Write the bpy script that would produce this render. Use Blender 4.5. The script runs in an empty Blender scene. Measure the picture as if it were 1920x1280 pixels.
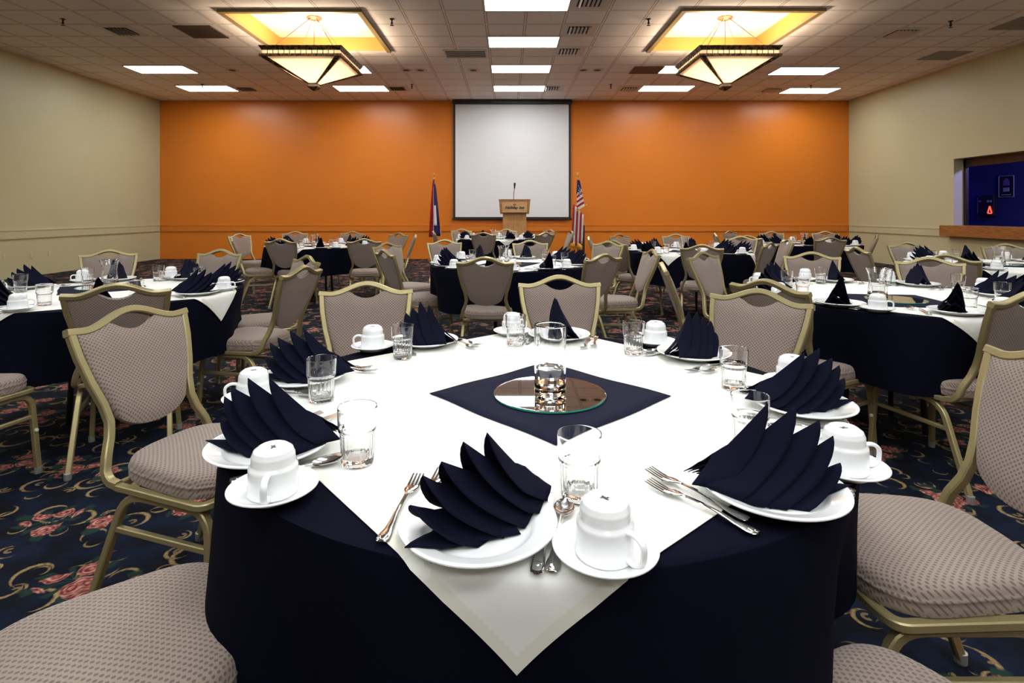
import bpy, math, random
from math import sin, cos, pi, radians, sqrt, atan2, hypot
from mathutils import Vector, Matrix

random.seed(7)
S = bpy.context.scene
COL = S.collection

# ------------------------------------------------------------------ helpers
class MB:
    """collects geometry of ONE mesh object"""
    def __init__(s):
        s.v = []; s.f = []; s.mi = []
    def add(s, verts, faces, mi=0):
        b = len(s.v); s.v += [tuple(p) for p in verts]
        s.f += [tuple(i + b for i in f) for f in faces]; s.mi += [mi] * len(faces)
        return s
    def box(s, x0, x1, y0, y1, z0, z1, mi=0):
        v = [(x, y, z) for z in (z0, z1) for y in (y0, y1) for x in (x0, x1)]
        f = [(0, 2, 3, 1), (4, 5, 7, 6), (0, 1, 5, 4), (2, 6, 7, 3), (0, 4, 6, 2), (1, 3, 7, 5)]
        return s.add(v, f, mi)
    def bbox(s, x0, x1, y0, y1, z0, z1, b=.004, mi=0):
        """box with chamfered edges: three stacked outlines each side"""
        def ring(i, z):
            return [(x0 + i, y0 + b, z), (x0 + b, y0 + i, z), (x1 - b, y0 + i, z), (x1 - i, y0 + b, z),
                    (x1 - i, y1 - b, z), (x1 - b, y1 - i, z), (x0 + b, y1 - i, z), (x0 + i, y1 - b, z)]
        def small(z):
            return [(x0 + b, y0 + b * 1.4, z), (x0 + b * 1.4, y0 + b, z), (x1 - b * 1.4, y0 + b, z), (x1 - b, y0 + b * 1.4, z),
                    (x1 - b, y1 - b * 1.4, z), (x1 - b * 1.4, y1 - b, z), (x0 + b * 1.4, y1 - b, z), (x0 + b, y1 - b * 1.4, z)]
        R = [small(z0), ring(0, z0 + b), ring(0, z1 - b), small(z1)]
        return s.loft(R, True, True, mi)
    def loft(s, rings, close=True, caps=True, mi=0):
        n = len(rings[0]); v = [p for r in rings for p in r]; f = []
        for k in range(len(rings) - 1):
            for i in range(n if close else n - 1):
                j = (i + 1) % n
                f.append((k * n + i, k * n + j, (k + 1) * n + j, (k + 1) * n + i))
        if caps:
            f.append(tuple(range(n - 1, -1, -1)))
            m = (len(rings) - 1) * n
            f.append(tuple(range(m, m + n)))
        return s.add(v, f, mi)
    def grid(s, fn, nu, nv, mi=0, closeu=False):
        v = [fn(i / nu, j / nv) for i in range(nu + (0 if closeu else 1)) for j in range(nv + 1)]
        f = []; w = nv + 1; m = nu if closeu else nu + 1
        for i in range(nu):
            for j in range(nv):
                a = i * w + j; b = ((i + 1) % m) * w + j
                f.append((a, b, b + 1, a + 1))
        return s.add(v, f, mi)
    def lathe(s, prof, n=32, c=(0, 0), rf=None, mi=0, hold=True):
        pr = [prof[0]]                      # holding rings keep the shading of long flanks straight
        for (r0, z0), (r1, z1) in zip(prof, prof[1:]):
            L = hypot(r1 - r0, z1 - z0)
            if hold and L > .008:
                k = .0015 / L
                pr += [(r0 + (r1 - r0) * k, z0 + (z1 - z0) * k), (r1 - (r1 - r0) * k, z1 - (z1 - z0) * k)]
            pr.append((r1, z1))
        prof = pr; rings = []
        for (r, z) in prof:
            rings.append([(c[0] + (r + (rf(2 * pi * i / n, z, r) if rf else 0)) * cos(2 * pi * i / n),
                           c[1] + (r + (rf(2 * pi * i / n, z, r) if rf else 0)) * sin(2 * pi * i / n), z) for i in range(n)])
        return s.loft(rings, True, True, mi)
    def sweep(s, pts, w=.02, h=None, up=(1, 0, 0), round_=False, caps=True, closed=False, mi=0, n=8):
        """bar along pts; up = direction the section's second axis keeps to"""
        h = h or w; pts = [Vector(p) for p in pts]; up = Vector(up); rings = []
        m = len(pts)
        for i, p in enumerate(pts):
            a = pts[(i - 1) % m] if (closed or i > 0) else pts[i]
            b = pts[(i + 1) % m] if (closed or i < m - 1) else pts[i]
            t = (b - a).normalized()
            side = t.cross(up).normalized(); u = side.cross(t).normalized()
            k = 1.0
            if 0 < i < m - 1 or closed:
                t1 = (p - a).normalized()
                c_ = max(.5, t.dot(t1)); k = 1 / c_
            if round_:
                sec = [(cos(2 * pi * q / n) * w / 2, sin(2 * pi * q / n) * h / 2) for q in range(n)]
            else:
                a_, b_ = w / 2, h / 2; c2 = min(a_, b_) * .3
                sec = [(a_, -b_ + c2), (a_, b_ - c2), (a_ - c2, b_), (-a_ + c2, b_), (-a_, b_ - c2), (-a_, -b_ + c2), (-a_ + c2, -b_), (a_ - c2, -b_)]
            rings.append([tuple(p + side * (x * k) + u * y) for x, y in sec])
        if closed: rings.append(rings[0])
        return s.loft(rings, True, caps and not closed, mi)
    def build(s, name, mats, parent=None, smooth=True, angle=35, solid=0, offset=-1, sub=0):
        me = bpy.data.meshes.new(name)
        me.from_pydata(s.v, [], s.f); me.update()
        if not isinstance(mats, (list, tuple)): mats = [mats]
        for m in mats: me.materials.append(m)
        if len(mats) > 1: me.polygons.foreach_set('material_index', s.mi)
        import bmesh
        bm = bmesh.new(); bm.from_mesh(me)
        bmesh.ops.remove_doubles(bm, verts=bm.verts, dist=1e-6)
        if not solid:
            bmesh.ops.recalc_face_normals(bm, faces=bm.faces)
            if bm.calc_volume(signed=True) < 0 and all(e.is_manifold for e in bm.edges): bmesh.ops.reverse_faces(bm, faces=bm.faces)
        bm.to_mesh(me); bm.free()
        if smooth:
            me.polygons.foreach_set('use_smooth', [True] * len(me.polygons))
            me.set_sharp_from_angle(angle=radians(angle))
        o = bpy.data.objects.new(name, me); COL.objects.link(o)
        if parent is not None: o.parent = parent
        if sub:
            md = o.modifiers.new('sub', 'SUBSURF'); md.levels = sub; md.render_levels = sub
        if solid:
            md = o.modifiers.new('solid', 'SOLIDIFY'); md.thickness = solid; md.offset = offset
        return o

def tag(o, label=None, cat=None, group=None, kind=None):
    if label: o['label'] = label
    if cat: o['category'] = cat
    if group: o['group'] = group
    if kind: o['kind'] = kind
    return o
def thing(name, label, cat, loc=(0, 0, 0), rz=0, group=None):
    o = bpy.data.objects.new(name, None); COL.objects.link(o)
    o.empty_display_size = .1
    o.location = loc; o.rotation_euler = (0, 0, rz)
    return tag(o, label, cat, group)
def dup(root, loc, rz, label, group=None, cat=None):
    r = root.copy(); COL.objects.link(r); r.location = loc; r.rotation_euler = (0, 0, rz)
    r['label'] = label
    if group: r['group'] = group
    if cat: r['category'] = cat
    for ch in root.children:
        c = ch.copy(); COL.objects.link(c); c.parent = r
        for g in ch.children:
            d = g.copy(); COL.objects.link(d); d.parent = c
    return r
def purge(o):
    for ch in list(o.children_recursive) + [o]: bpy.data.objects.remove(ch)
def fillet(pts, r, n=5):
    """polyline with its inner corners rounded"""
    out = [Vector(pts[0])]
    for i in range(1, len(pts) - 1):
        a, b, c = Vector(pts[i - 1]), Vector(pts[i]), Vector(pts[i + 1])
        d1 = (a - b); d2 = (c - b); k = min(r, d1.length * .49, d2.length * .49)
        p, q = b + d1.normalized() * k, b + d2.normalized() * k
        for j in range(n + 1):
            t = j / n; out.append(p * (1 - t) ** 2 + b * 2 * t * (1 - t) + q * t * t)
    out.append(Vector(pts[-1])); return out
def interp(tab, x):
    if x <= tab[0][0]: return tab[0][1]
    for (a, b), (c, d) in zip(tab, tab[1:]):
        if x <= c:
            t = (x - a) / (c - a); t = t * t * (3 - 2 * t) * .5 + t * .5
            return b + (d - b) * t
    return tab[-1][1]

# ------------------------------------------------------------------ materials
class NT:
    def __init__(s, name):
        s.m = bpy.data.materials.new(name); s.m.use_nodes = True
        s.t = s.m.node_tree; s.t.nodes.clear()
        s.out = s.t.nodes.new('ShaderNodeOutputMaterial')
    def n(s, typ, ins=None, **kw):
        d = s.t.nodes.new(typ)
        for k, v in kw.items(): setattr(d, k, v)
        for k, v in (ins or {}).items(): s.set(d.inputs[k], v)
        return d
    def set(s, inp, v):
        if isinstance(v, bpy.types.NodeSocket): s.t.links.new(v, inp)
        elif isinstance(v, bpy.types.Node): s.t.links.new(v.outputs[0], inp)
        else: inp.default_value = v
    def math(s, op, a, b=0.0, c=0.0):
        d = s.t.nodes.new('ShaderNodeMath'); d.operation = op
        s.set(d.inputs[0], a); s.set(d.inputs[1], b); s.set(d.inputs[2], c)
        return d.outputs[0]
    def mix(s, f, a, b):
        d = s.t.nodes.new('ShaderNodeMix'); d.data_type = 'RGBA'
        s.set(d.inputs[0], f); s.set(d.inputs[6], a); s.set(d.inputs[7], b)
        return d.outputs[2]
    def ss(s, x, lo, hi):
        d = s.t.nodes.new('ShaderNodeMapRange'); d.interpolation_type = 'SMOOTHSTEP'
        s.set(d.inputs[0], x); d.inputs[1].default_value = lo; d.inputs[2].default_value = hi
        return d.outputs[0]
    def bsdf(s, **kw):
        b = s.t.nodes.new('ShaderNodeBsdfPrincipled')
        for k, v in kw.items(): s.set(b.inputs[k.replace('_', ' ')], v)
        s.t.links.new(b.outputs[0], s.out.inputs[0]); s.b = b
        return b
def C(r, g, b): return (r, g, b, 1)
def H(r, g, b):
    f = lambda c: ((c / 255 + .055) / 1.055) ** 2.4 if c > 10 else c / 255 / 12.92
    return (f(r), f(g), f(b), 1)
def simple(name, col, rough=.5, metal=0, bump=0, bscale=200, **kw):
    t = NT(name)
    ins = dict(Base_Color=col, Roughness=rough, Metallic=metal)
    ins.update(kw)
    t.bsdf(**ins)
    if bump:
        co = t.n('ShaderNodeTexCoord')
        no = t.n('ShaderNodeTexNoise', {'Vector': co.outputs['Object'], 'Scale': bscale, 'Detail': 3.0})
        bp = t.n('ShaderNodeBump', {'Strength': bump, 'Distance': .002, 'Height': no.outputs[0]})
        t.set(t.b.inputs['Normal'], bp)
    return t.m

def mat_fabric():
    t = NT('chair_fabric'); co = t.n('ShaderNodeTexCoord')
    xyz = t.n('ShaderNodeSeparateXYZ', {0: co.outputs['Object']})
    w = t.math('SUBTRACT', xyz.outputs[1], xyz.outputs[2])
    k = 2 * pi / .0135
    p = t.math('MULTIPLY', t.math('SINE', t.math('MULTIPLY', xyz.outputs[0], k)), t.math('SINE', t.math('MULTIPLY', w, k * .8)))
    dot = t.ss(p, .12, .5)
    fine = t.math('SINE', t.math('MULTIPLY', w, 2 * pi / .0021))
    base = t.mix(t.math('MULTIPLY_ADD', fine, .25, .5), C(.262, .198, .164), C(.355, .278, .23))
    no = t.n('ShaderNodeTexNoise', {'Vector': co.outputs['Object'], 'Scale': 9.0, 'Detail': 2.0})
    base = t.mix(t.math('MULTIPLY', no.outputs[0], .3), base, C(.28, .22, .185))
    col = t.mix(dot, base, C(.148, .107, .087))
    bp = t.n('ShaderNodeBump', {'Strength': .35, 'Distance': .001, 'Height': t.math('SUBTRACT', fine, dot)})
    t.bsdf(Base_Color=col, Roughness=.85, Normal=bp.outputs[0], Sheen_Weight=.15)
    return t.m
def mat_carpet():
    t = NT('floral_carpet'); co = t.n('ShaderNodeTexCoord').outputs['Object']
    n1 = t.n('ShaderNodeTexNoise', {'Vector': co, 'Scale': 7.0, 'Detail': 3.0}).outputs[0]
    n2 = t.n('ShaderNodeTexNoise', {'Vector': co, 'Scale': 60.0, 'Detail': 2.0}).outputs[0]
    col = t.mix(t.ss(n1, .35, .65), C(.0018, .0022, .005), C(.004, .009, .026))
    wob = t.n('ShaderNodeTexNoise', {'Vector': co, 'Scale': 22.0, 'Detail': 2.0})
    cow = t.n('ShaderNodeVectorMath', {0: co, 1: t.n('ShaderNodeVectorMath', {0: wob.outputs[1], 1: (.022, .022, 0)}, operation='MULTIPLY').outputs[0]}, operation='ADD').outputs[0]
    def cell(vec, scale, off, rnd=.75):
        v2 = t.n('ShaderNodeVectorMath', {0: vec, 1: off}, operation='ADD').outputs[0]
        vo = t.n('ShaderNodeTexVoronoi', {'Vector': v2, 'Scale': scale, 'Randomness': rnd}, voronoi_dimensions='2D')
        loc = t.n('ShaderNodeVectorMath', {0: v2, 1: vo.outputs['Position']}, operation='SUBTRACT').outputs[0]
        sp = t.n('ShaderNodeSeparateXYZ', {0: loc}); rc = t.n('ShaderNodeSeparateColor', {0: vo.outputs['Color']})
        r = t.math('SQRT', t.math('ADD', t.math('MULTIPLY', sp.outputs[0], sp.outputs[0]), t.math('MULTIPLY', sp.outputs[1], sp.outputs[1])))
        a = t.math('ARCTAN2', sp.outputs[1], sp.outputs[0])
        return r, a, rc, vo
    # golden C scrolls with a thickened middle and a curled end
    for scale, off, r0, th in ((4.0, (.3, .1, 0), .066, .0115), (4.8, (5.7, 3.2, 0), .046, .0095), (5.8, (11.3, 8.1, 0), .032, .007)):
        r, a, rc, vo = cell(co, scale, off)
        ang = t.math('FRACT', t.math('ADD', t.math('DIVIDE', a, 2 * pi), rc.outputs[0]))
        rad = t.math('MULTIPLY_ADD', ang, r0 * .75, r0 * .6)
        wid = t.math('MULTIPLY', t.math('SINE', t.math('MULTIPLY', t.math('MINIMUM', ang, .72), pi / .72)), th)
        dist = t.math('SUBTRACT', wid, t.math('ABSOLUTE', t.math('SUBTRACT', r, rad)))
        mask = t.ss(dist, .0004, .0028)
        curl = t.ss(t.math('SUBTRACT', .011, t.math('ABSOLUTE', t.math('SUBTRACT', r, .012))), .004, .007)
        gold = t.mix(t.ss(t.math('ADD', n2, t.math('MULTIPLY', dist, 40)), .45, .9), C(.08, .05, .022), C(.33, .24, .11))
        col = t.mix(t.math('MULTIPLY', mask, t.math('GREATER_THAN', rc.outputs[1], .06)), col, gold)
        col = t.mix(t.math('MULTIPLY', t.math('MULTIPLY', curl, t.math('LESS_THAN', ang, .7)), t.math('MULTIPLY', t.math('GREATER_THAN', rc.outputs[2], .65), .8)), col, C(.24, .16, .07))
    # leaves and rose clusters
    r, a, rc, vo = cell(cow, 2.3, (2.1, 7.4, 0), .75)
    lob = t.math('MULTIPLY', t.math('SINE', t.math('MULTIPLY_ADD', a, 3.0, t.math('MULTIPLY', rc.outputs[0], 6.0))), .03)
    rr = t.math('SUBTRACT', r, lob)
    big = t.math('GREATER_THAN', rc.outputs[1], .3)
    leaf = t.math('MULTIPLY', t.ss(rr, .128, .112), t.ss(t.math('SINE', t.math('MULTIPLY', a, 9.0)), -.1, .35))
    col = t.mix(t.math('MULTIPLY', leaf, big), col, C(.012, .032, .024))
    rose = t.ss(rr, .092, .08)
    pet = t.n('ShaderNodeTexVoronoi', {'Vector': cow, 'Scale': 15.0}, voronoi_dimensions='2D')
    fine = t.n('ShaderNodeTexVoronoi', {'Vector': cow, 'Scale': 42.0}, voronoi_dimensions='2D')
    tone = t.math('ADD', t.math('MULTIPLY', fine.outputs[0], .9), t.math('MULTIPLY', t.math('SINE', t.math('MULTIPLY', pet.outputs[0], 26.0)), .28))
    ramp = t.n('ShaderNodeValToRGB', {0: tone}); cr = ramp.color_ramp
    cr.elements[0].position = .0; cr.elements[0].color = C(.13, .022, .02)
    cr.elements[1].position = .95; cr.elements[1].color = C(.62, .33, .26)
    e = cr.elements.new(.42); e.color = C(.33, .10, .078)
    gap = t.ss(pet.outputs[0], .62, .5)
    col = t.mix(t.math('MULTIPLY', t.math('MULTIPLY', rose, gap), t.math('GREATER_THAN', rc.outputs[1], .3)), col, ramp.outputs[0])
    # small single roses
    r, a, rc, vo = cell(cow, 3.1, (9.4, 1.7, 0), .85)
    rose = t.ss(t.math('SUBTRACT', r, t.math('MULTIPLY', t.math('SINE', t.math('MULTIPLY', a, 5.0)), .007)), .05, .043)
    leaf = t.ss(t.math('SUBTRACT', r, t.math('MULTIPLY', t.math('SINE', t.math('MULTIPLY', a, 3.0)), .035)), .062, .054)
    on = t.math('GREATER_THAN', rc.outputs[2], .4)
    col = t.mix(t.math('MULTIPLY', leaf, on), col, C(.016, .04, .03))
    col = t.mix(t.math('MULTIPLY', rose, on), col, ramp.outputs[0])
    col = t.mix(t.math('MULTIPLY', n2, .35), col, C(.004, .005, .01))
    bp = t.n('ShaderNodeBump', {'Strength': .4, 'Distance': .004, 'Height': n2})
    t.bsdf(Base_Color=col, Roughness=.95, Normal=bp.outputs[0], Specular_IOR_Level=.15)
    return t.m
def mat_ceiling():
    t = NT('ceiling_tiles'); co = t.n('ShaderNodeTexCoord').outputs['Object']
    sp = t.n('ShaderNodeSeparateXYZ', {0: co})
    def line(ax, off, per, w):
        u = t.math('FRACT', t.math('DIVIDE', t.math('SUBTRACT', sp.outputs[ax], off), per))
        d = t.math('MULTIPLY', t.math('MINIMUM', u, t.math('SUBTRACT', 1.0, u)), per)
        return t.ss(d, w, w * .6)
    gx = line(0, -.343, .62, .014); gy = line(1, 7.762, .617, .014)
    grid = t.math('MAXIMUM', gx, gy)
    ex = line(0, -.343, .62, .03); ey = line(1, 7.762, .617, .03)
    edge = t.math('MAXIMUM', ex, ey)
    no = t.n('ShaderNodeTexNoise', {'Vector': co, 'Scale': 90.0, 'Detail': 4.0}).outputs[0]
    nb = t.n('ShaderNodeTexNoise', {'Vector': co, 'Scale': .9, 'Detail': 2.0}).outputs[0]
    base = t.mix(nb, C(.83, .79, .76), C(.88, .84, .81))
    base = t.mix(t.ss(no, .60, .70), base, C(.60, .55, .51))
    col = t.mix(edge, base, C(.42, .33, .28))
    col = t.mix(grid, col, C(.85, .80, .75))
    bp = t.n('ShaderNodeBump', {'Strength': .3, 'Distance': .004, 'Height': no})
    t.bsdf(Base_Color=col, Roughness=.9, Normal=bp.outputs[0], Specular_IOR_Level=.2)
    return t.m
def mat_wall(name, col, rough=.42, mott=.08):
    t = NT(name); co = t.n('ShaderNodeTexCoord').outputs['Object']
    no = t.n('ShaderNodeTexNoise', {'Vector': co, 'Scale': 220.0, 'Detail': 3.0}).outputs[0]
    nb = t.n('ShaderNodeTexNoise', {'Vector': co, 'Scale': 1.3, 'Detail': 3.0}).outputs[0]
    c2 = (col[0] * .93, col[1] * .92, col[2] * .9, 1)
    bp = t.n('ShaderNodeBump', {'Strength': .12, 'Distance': .002, 'Height': no})
    t.bsdf(Base_Color=t.mix(nb, col, c2), Roughness=rough, Normal=bp.outputs[0], Specular_IOR_Level=.4)
    return t.m
def mat_wood(name, a, b, scale=6, rough=.4, axis=0):
    t = NT(name); co = t.n('ShaderNodeTexCoord').outputs['Object']
    st = [3.0, 3.0, 3.0]; st[axis] = .25
    mp = t.n('ShaderNodeMapping', {'Vector': co, 'Scale': tuple(k * scale for k in st)})
    no = t.n('ShaderNodeTexNoise', {'Vector': mp.outputs[0], 'Scale': 4.0, 'Detail': 6.0, 'Distortion': .8}).outputs[0]
    col = t.mix(t.ss(no, .3, .7), a, b)
    bp = t.n('ShaderNodeBump', {'Strength': .1, 'Distance': .002, 'Height': no})
    t.bsdf(Base_Color=col, Roughness=rough, Normal=bp.outputs[0])
    return t.m
def mat_cloth(name, col, rough=.8, weave=900, strength=.12, sheen=.1, var=.15, spec=.18):
    t = NT(name); co = t.n('ShaderNodeTexCoord').outputs['Object']
    no = t.n('ShaderNodeTexNoise', {'Vector': co, 'Scale': weave, 'Detail': 2.0}).outputs[0]
    nb = t.n('ShaderNodeTexNoise', {'Vector': co, 'Scale': 5.0, 'Detail': 3.0}).outputs[0]
    c2 = (col[0] * (1 - var), col[1] * (1 - var), col[2] * (1 - var), 1)
    b1 = t.n('ShaderNodeBump', {'Strength': .25, 'Distance': .01, 'Height': nb})
    bp = t.n('ShaderNodeBump', {'Strength': strength, 'Distance': .0006, 'Height': no, 'Normal': b1.outputs[0]})
    t.bsdf(Base_Color=t.mix(no, col, c2), Roughness=rough, Normal=bp.outputs[0], Sheen_Weight=sheen, Specular_IOR_Level=spec)
    return t.m
def mat_metal_band():
    t = NT('hammered_bronze'); co = t.n('ShaderNodeTexCoord').outputs['Object']
    vo = t.n('ShaderNodeTexVoronoi', {'Vector': co, 'Scale': 28.0}).outputs[0]
    no = t.n('ShaderNodeTexNoise', {'Vector': co, 'Scale': 22.0, 'Detail': 3.0}).outputs[0]
    col = t.mix(t.ss(no, .4, .62), C(.035, .022, .014), C(.22, .15, .07))
    bp = t.n('ShaderNodeBump', {'Strength': .5, 'Distance': .006, 'Height': vo})
    t.bsdf(Base_Color=col, Roughness=.45, Metallic=.7, Normal=bp.outputs[0])
    return t.m
def mat_emit(name, col, st):
    t = NT(name); e = t.n('ShaderNodeEmission', {'Color': col, 'Strength': st})
    t.t.links.new(e.outputs[0], t.out.inputs[0]); return t.m
def mat_shade(name, col, diff=.35):
    t = NT(name)
    a = t.n('ShaderNodeBsdfTranslucent', {'Color': col}); b = t.n('ShaderNodeBsdfDiffuse', {'Color': col})
    m = t.n('ShaderNodeMixShader', {0: diff, 1: a.outputs[0], 2: b.outputs[0]})
    t.t.links.new(m.outputs[0], t.out.inputs[0]); return t.m
def mat_glass(name, tint=C(1, 1, 1), ior=1.5, rough=0.0):
    t = NT(name)
    t.bsdf(Base_Color=tint, Roughness=rough, IOR=ior, Transmission_Weight=1.0)
    return t.m

M = {}
M['fabric'] = mat_fabric()
M['frame'] = simple('champagne_metal', C(.35, .29, .14), .36, .5, .08, 400)
M['cap'] = simple('grey_glide', C(.42, .41, .38), .35, .6)
M['bumper'] = simple('clear_bumper', C(.75, .74, .70), .35)
M['carpet'] = mat_carpet()
M['ceil'] = mat_ceiling()
M['cream'] = mat_wall('cream_paint', C(.545, .53, .325))
M['orange'] = mat_wall('orange_paint', C(.74, .215, .02), .33)
M['navy'] = mat_cloth('navy_tablecloth', C(.0034, .0036, .0105), .85, 1100, .2, 0, spec=.04)
M['navy2'] = mat_cloth('navy_topper', C(.0155, .0165, .034), .85, 1100, .2, 0, spec=.06)
M['napkin'] = mat_cloth('navy_napkin', C(.0055, .006, .0165), .85, 1300, .2, 0, spec=.06)
M['linen'] = mat_cloth('ivory_linen', C(.83, .83, .78), .75, 1200, .12, .1, .04)
M['hem'] = mat_cloth('ivory_hem', C(.80, .78, .68), .75, 1200, .12, .1, .05)
M['china'] = simple('white_china', C(.86, .87, .87), .12, 0, 0, Coat_Weight=.3)
M['mark'] = simple('black_print', C(.02, .02, .025), .3)
M['steel'] = simple('polished_steel', C(.66, .65, .64), .14, 1.0)
M['glass'] = mat_glass('clear_glass')
M['water'] = mat_glass('water', ior=1.33)
M['mirror'] = simple('silvered_mirror', C(.86, .86, .84), .015, 1.0)
M['medge'] = simple('green_glass_edge', C(.03, .27, .20), .08, 0, 0, Coat_Weight=.5)
M['darkwood'] = simple('dark_tabletop', C(.05, .035, .025), .5)
M['black'] = simple('black_plastic', C(.012, .012, .013), .4)
M['blackm'] = simple('black_metal', C(.02, .02, .02), .35, .6)
M['screen'] = simple('matte_screen', C(.80, .80, .81), .9)
M['oak'] = mat_wood('honey_oak', C(.40, .19, .065), C(.58, .31, .12), 5, .38, 2)
M['counter'] = mat_wood('stained_counter', C(.20, .075, .022), C(.40, .17, .05), 5, .35, 1)
M['redwood'] = mat_wood('dark_red_wood', C(.012, .003, .002), C(.028, .008, .005), 5, .4, 2)
M['bronze'] = mat_metal_band()
M['copper'] = simple('brushed_copper', C(.30, .12, .055), .45, .5)
M['rod'] = simple('dark_bronze_rod', C(.10, .045, .018), .6, .3)
M['gold'] = simple('gilt_metal', C(.75, .50, .16), .28, 1.0)
M['shade'] = mat_shade('opal_glass', C(.96, .86, .74))
M['trayside'] = mat_wall('warm_glow_tray_tint', C(.60, .25, .06), .5)  # cream lining; the chandelier's warm glow is put into its base colour
M['traytop'] = mat_wall('tray_cream_paint', C(.90, .82, .66), .6)
M['traytrim'] = mat_wall('olive_trim_paint', C(.27, .20, .09), .5)
M['lamp'] = mat_emit('lit_diffuser', C(.96, .985, 1), 17.3)
M['whitemetal'] = simple('white_enamel', C(.62, .58, .53), .45)
M['greymetal'] = simple('beige_grille', C(.34, .29, .26), .5)
M['brownmetal'] = simple('brown_grille', C(.10, .075, .065), .55)
M['dark'] = simple('duct_dark', C(.012, .010, .009), .8)
M['bluewall'] = mat_wall('blue_wall_paint', C(.035, .04, .22), .6)
M['ivory'] = simple('ivory_plate', C(.54, .51, .33), .4)
M['red'] = mat_cloth('red_flag_cloth', C(.33, .012, .02), .6, 700, .1)
M['white'] = mat_cloth('white_flag_cloth', C(.75, .72, .72), .6, 700, .1)
M['blue'] = mat_cloth('blue_flag_cloth', C(.02, .02, .10), .6, 700, .1)
M['fringe'] = simple('gold_fringe', C(.62, .33, .05), .6)
M['neon'] = mat_emit('red_tube', C(1, .12, .08), 1.3)
M['poster'] = simple('poster_black', C(.02, .015, .03), .3)
M['posterl'] = simple('poster_pale', C(.55, .50, .62), .4)
M['posterd'] = simple('poster_violet', C(.22, .14, .38), .4)

# ------------------------------------------------------------------ the room
XL, XR, YB, YF, ZC = -9.38, 9.2, 15.1, -7.5, 4.27
def struct(mb, name, mat, parent=None, **k):
    o = mb.build(name, mat, parent, **k)
    if parent is None: o['kind'] = 'structure'
    return o
struct(MB().box(XL - .2, XR + 3.2, YF - .2, YB + .2, -.12, 0), 'floor', M['carpet'])
struct(MB().box(XL - .2, XR + 3.2, YB, YB + .2, 0, ZC + .7), 'wall_back', M['orange'])
struct(MB().box(XL - .2, XL, YF, YB, 0, ZC + .7), 'wall_left', M['cream'])
struct(MB().box(XL - .2, XR + 3.2, YF - .2, YF, 0, ZC + .7), 'wall_front', M['cream'])
OY0, OY1, OZ0, OZ1 = 7.7, 11.55, .76, 2.35
struct(MB().box(XR, XR + .2, YF, OY0, 0, ZC + .7).box(XR, XR + .2, OY1, YB, 0, ZC + .7)
       .box(XR, XR + .2, OY0, OY1, 0, OZ0).box(XR, XR + .2, OY0, OY1, OZ1, ZC + .7), 'wall_right', M['cream'])
# ceiling with two raised trays
TR = [(-4.25, -2.25, 8.40, 10.46), (2.66, 4.64, 8.36, 10.46)]
w = .02
xs = [XL - .2, TR[0][0] - w, TR[0][1] + w, TR[1][0] - w, TR[1][1] + w, XR + .2]
cm = MB()
for i in range(5):
    if i in (1, 3):
        t_ = TR[0] if i == 1 else TR[1]
        cm.box(xs[i], xs[i + 1], YF, t_[2] - w, ZC, ZC + .1); cm.box(xs[i], xs[i + 1], t_[3] + w, YB, ZC, ZC + .1)
    else: cm.box(xs[i], xs[i + 1], YF, YB, ZC, ZC + .1)
ceil = struct(cm, 'ceiling', M['ceil'])
TZ = 4.52
for ti, (x0, x1, y0, y1) in enumerate(TR):
    m = MB(); w = .02
    m.box(x0 - w, x0, y0 - w, y1 + w, ZC + .001, TZ).box(x1, x1 + w, y0 - w, y1 + w, ZC + .001, TZ)
    m.box(x0, x1, y0 - w, y0, ZC + .001, TZ).box(x0, x1, y1, y1 + w, ZC + .001, TZ)
    m.build('tray_side', M['trayside'], ceil)
    MB().box(x0 - w, x1 + w, y0 - w, y1 + w, TZ, TZ + .03).build('tray_panel', M['traytop'], ceil)
    m = MB(); k = .075; z0, z1 = ZC - .045, ZC
    m.box(x0 - k, x0, y0 - k, y1, z0, z1).box(x1, x1 + k, y0 - k, y1, z0, z1).box(x0, x1, y0 - k, y0, z0, z1)
    struct(m, 'trim_%d' % (5 + ti), M['traytrim'])
# chair rails
def rail(n, mat, a, b, axis):
    m = MB()
    for d, z0, z1 in ((.026, .745, .895), (.034, .895, .912)):
        if axis == 'b': m.box(a, b, YB - d, YB, z0, z1)
        elif axis == 'l': m.box(XL, XL + d, a, b, z0, z1)
        else: m.box(XR - d, XR, a, b, z0, z1)
    struct(m, n, mat)
rail('trim_1', M['orange'], XL + .05, XR - .05, 'b')
rail('trim_2', M['cream'], YF, YB - .05, 'l')
rail('trim_3', M['cream'], 11.72, YB - .05, 'r')
# wall pass-through to a blue-lit bar room
BX = XR + 2.5
struct(MB().box(BX, BX + .1, 5.5, YB, 0, 3.2).box(XR + .2, BX, YB - .02, YB, 0, 3.2).box(XR + .2, BX, 5.4, 5.5, 0, 3.2), 'wall_bar', M['bluewall'])
struct(MB().box(XR + .2, BX + .1, 5.4, YB, 3.2, 3.3), 'ceiling_bar', M['dark'])
m = MB(); m.box(XR + .20, XR + .26, OY1 - .06, OY1 + .02, OZ0, OZ1).box(XR + .2, XR + .26, OY0, OY1, OZ1 - .17, OZ1 + .03)
struct(m, 'trim_4', M['redwood'])
ct = tag(MB().bbox(XR - .20, XR + .32, OY0 - .12, OY1 - .001, .762, .985, .008).bbox(XR - .20, XR - .003, OY1 - .001, OY1 + .14, .762, .985, .008).build('bar_counter', M['counter']),
         'thick stained wooden counter shelf under the blue-lit wall opening', 'counter')
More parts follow.
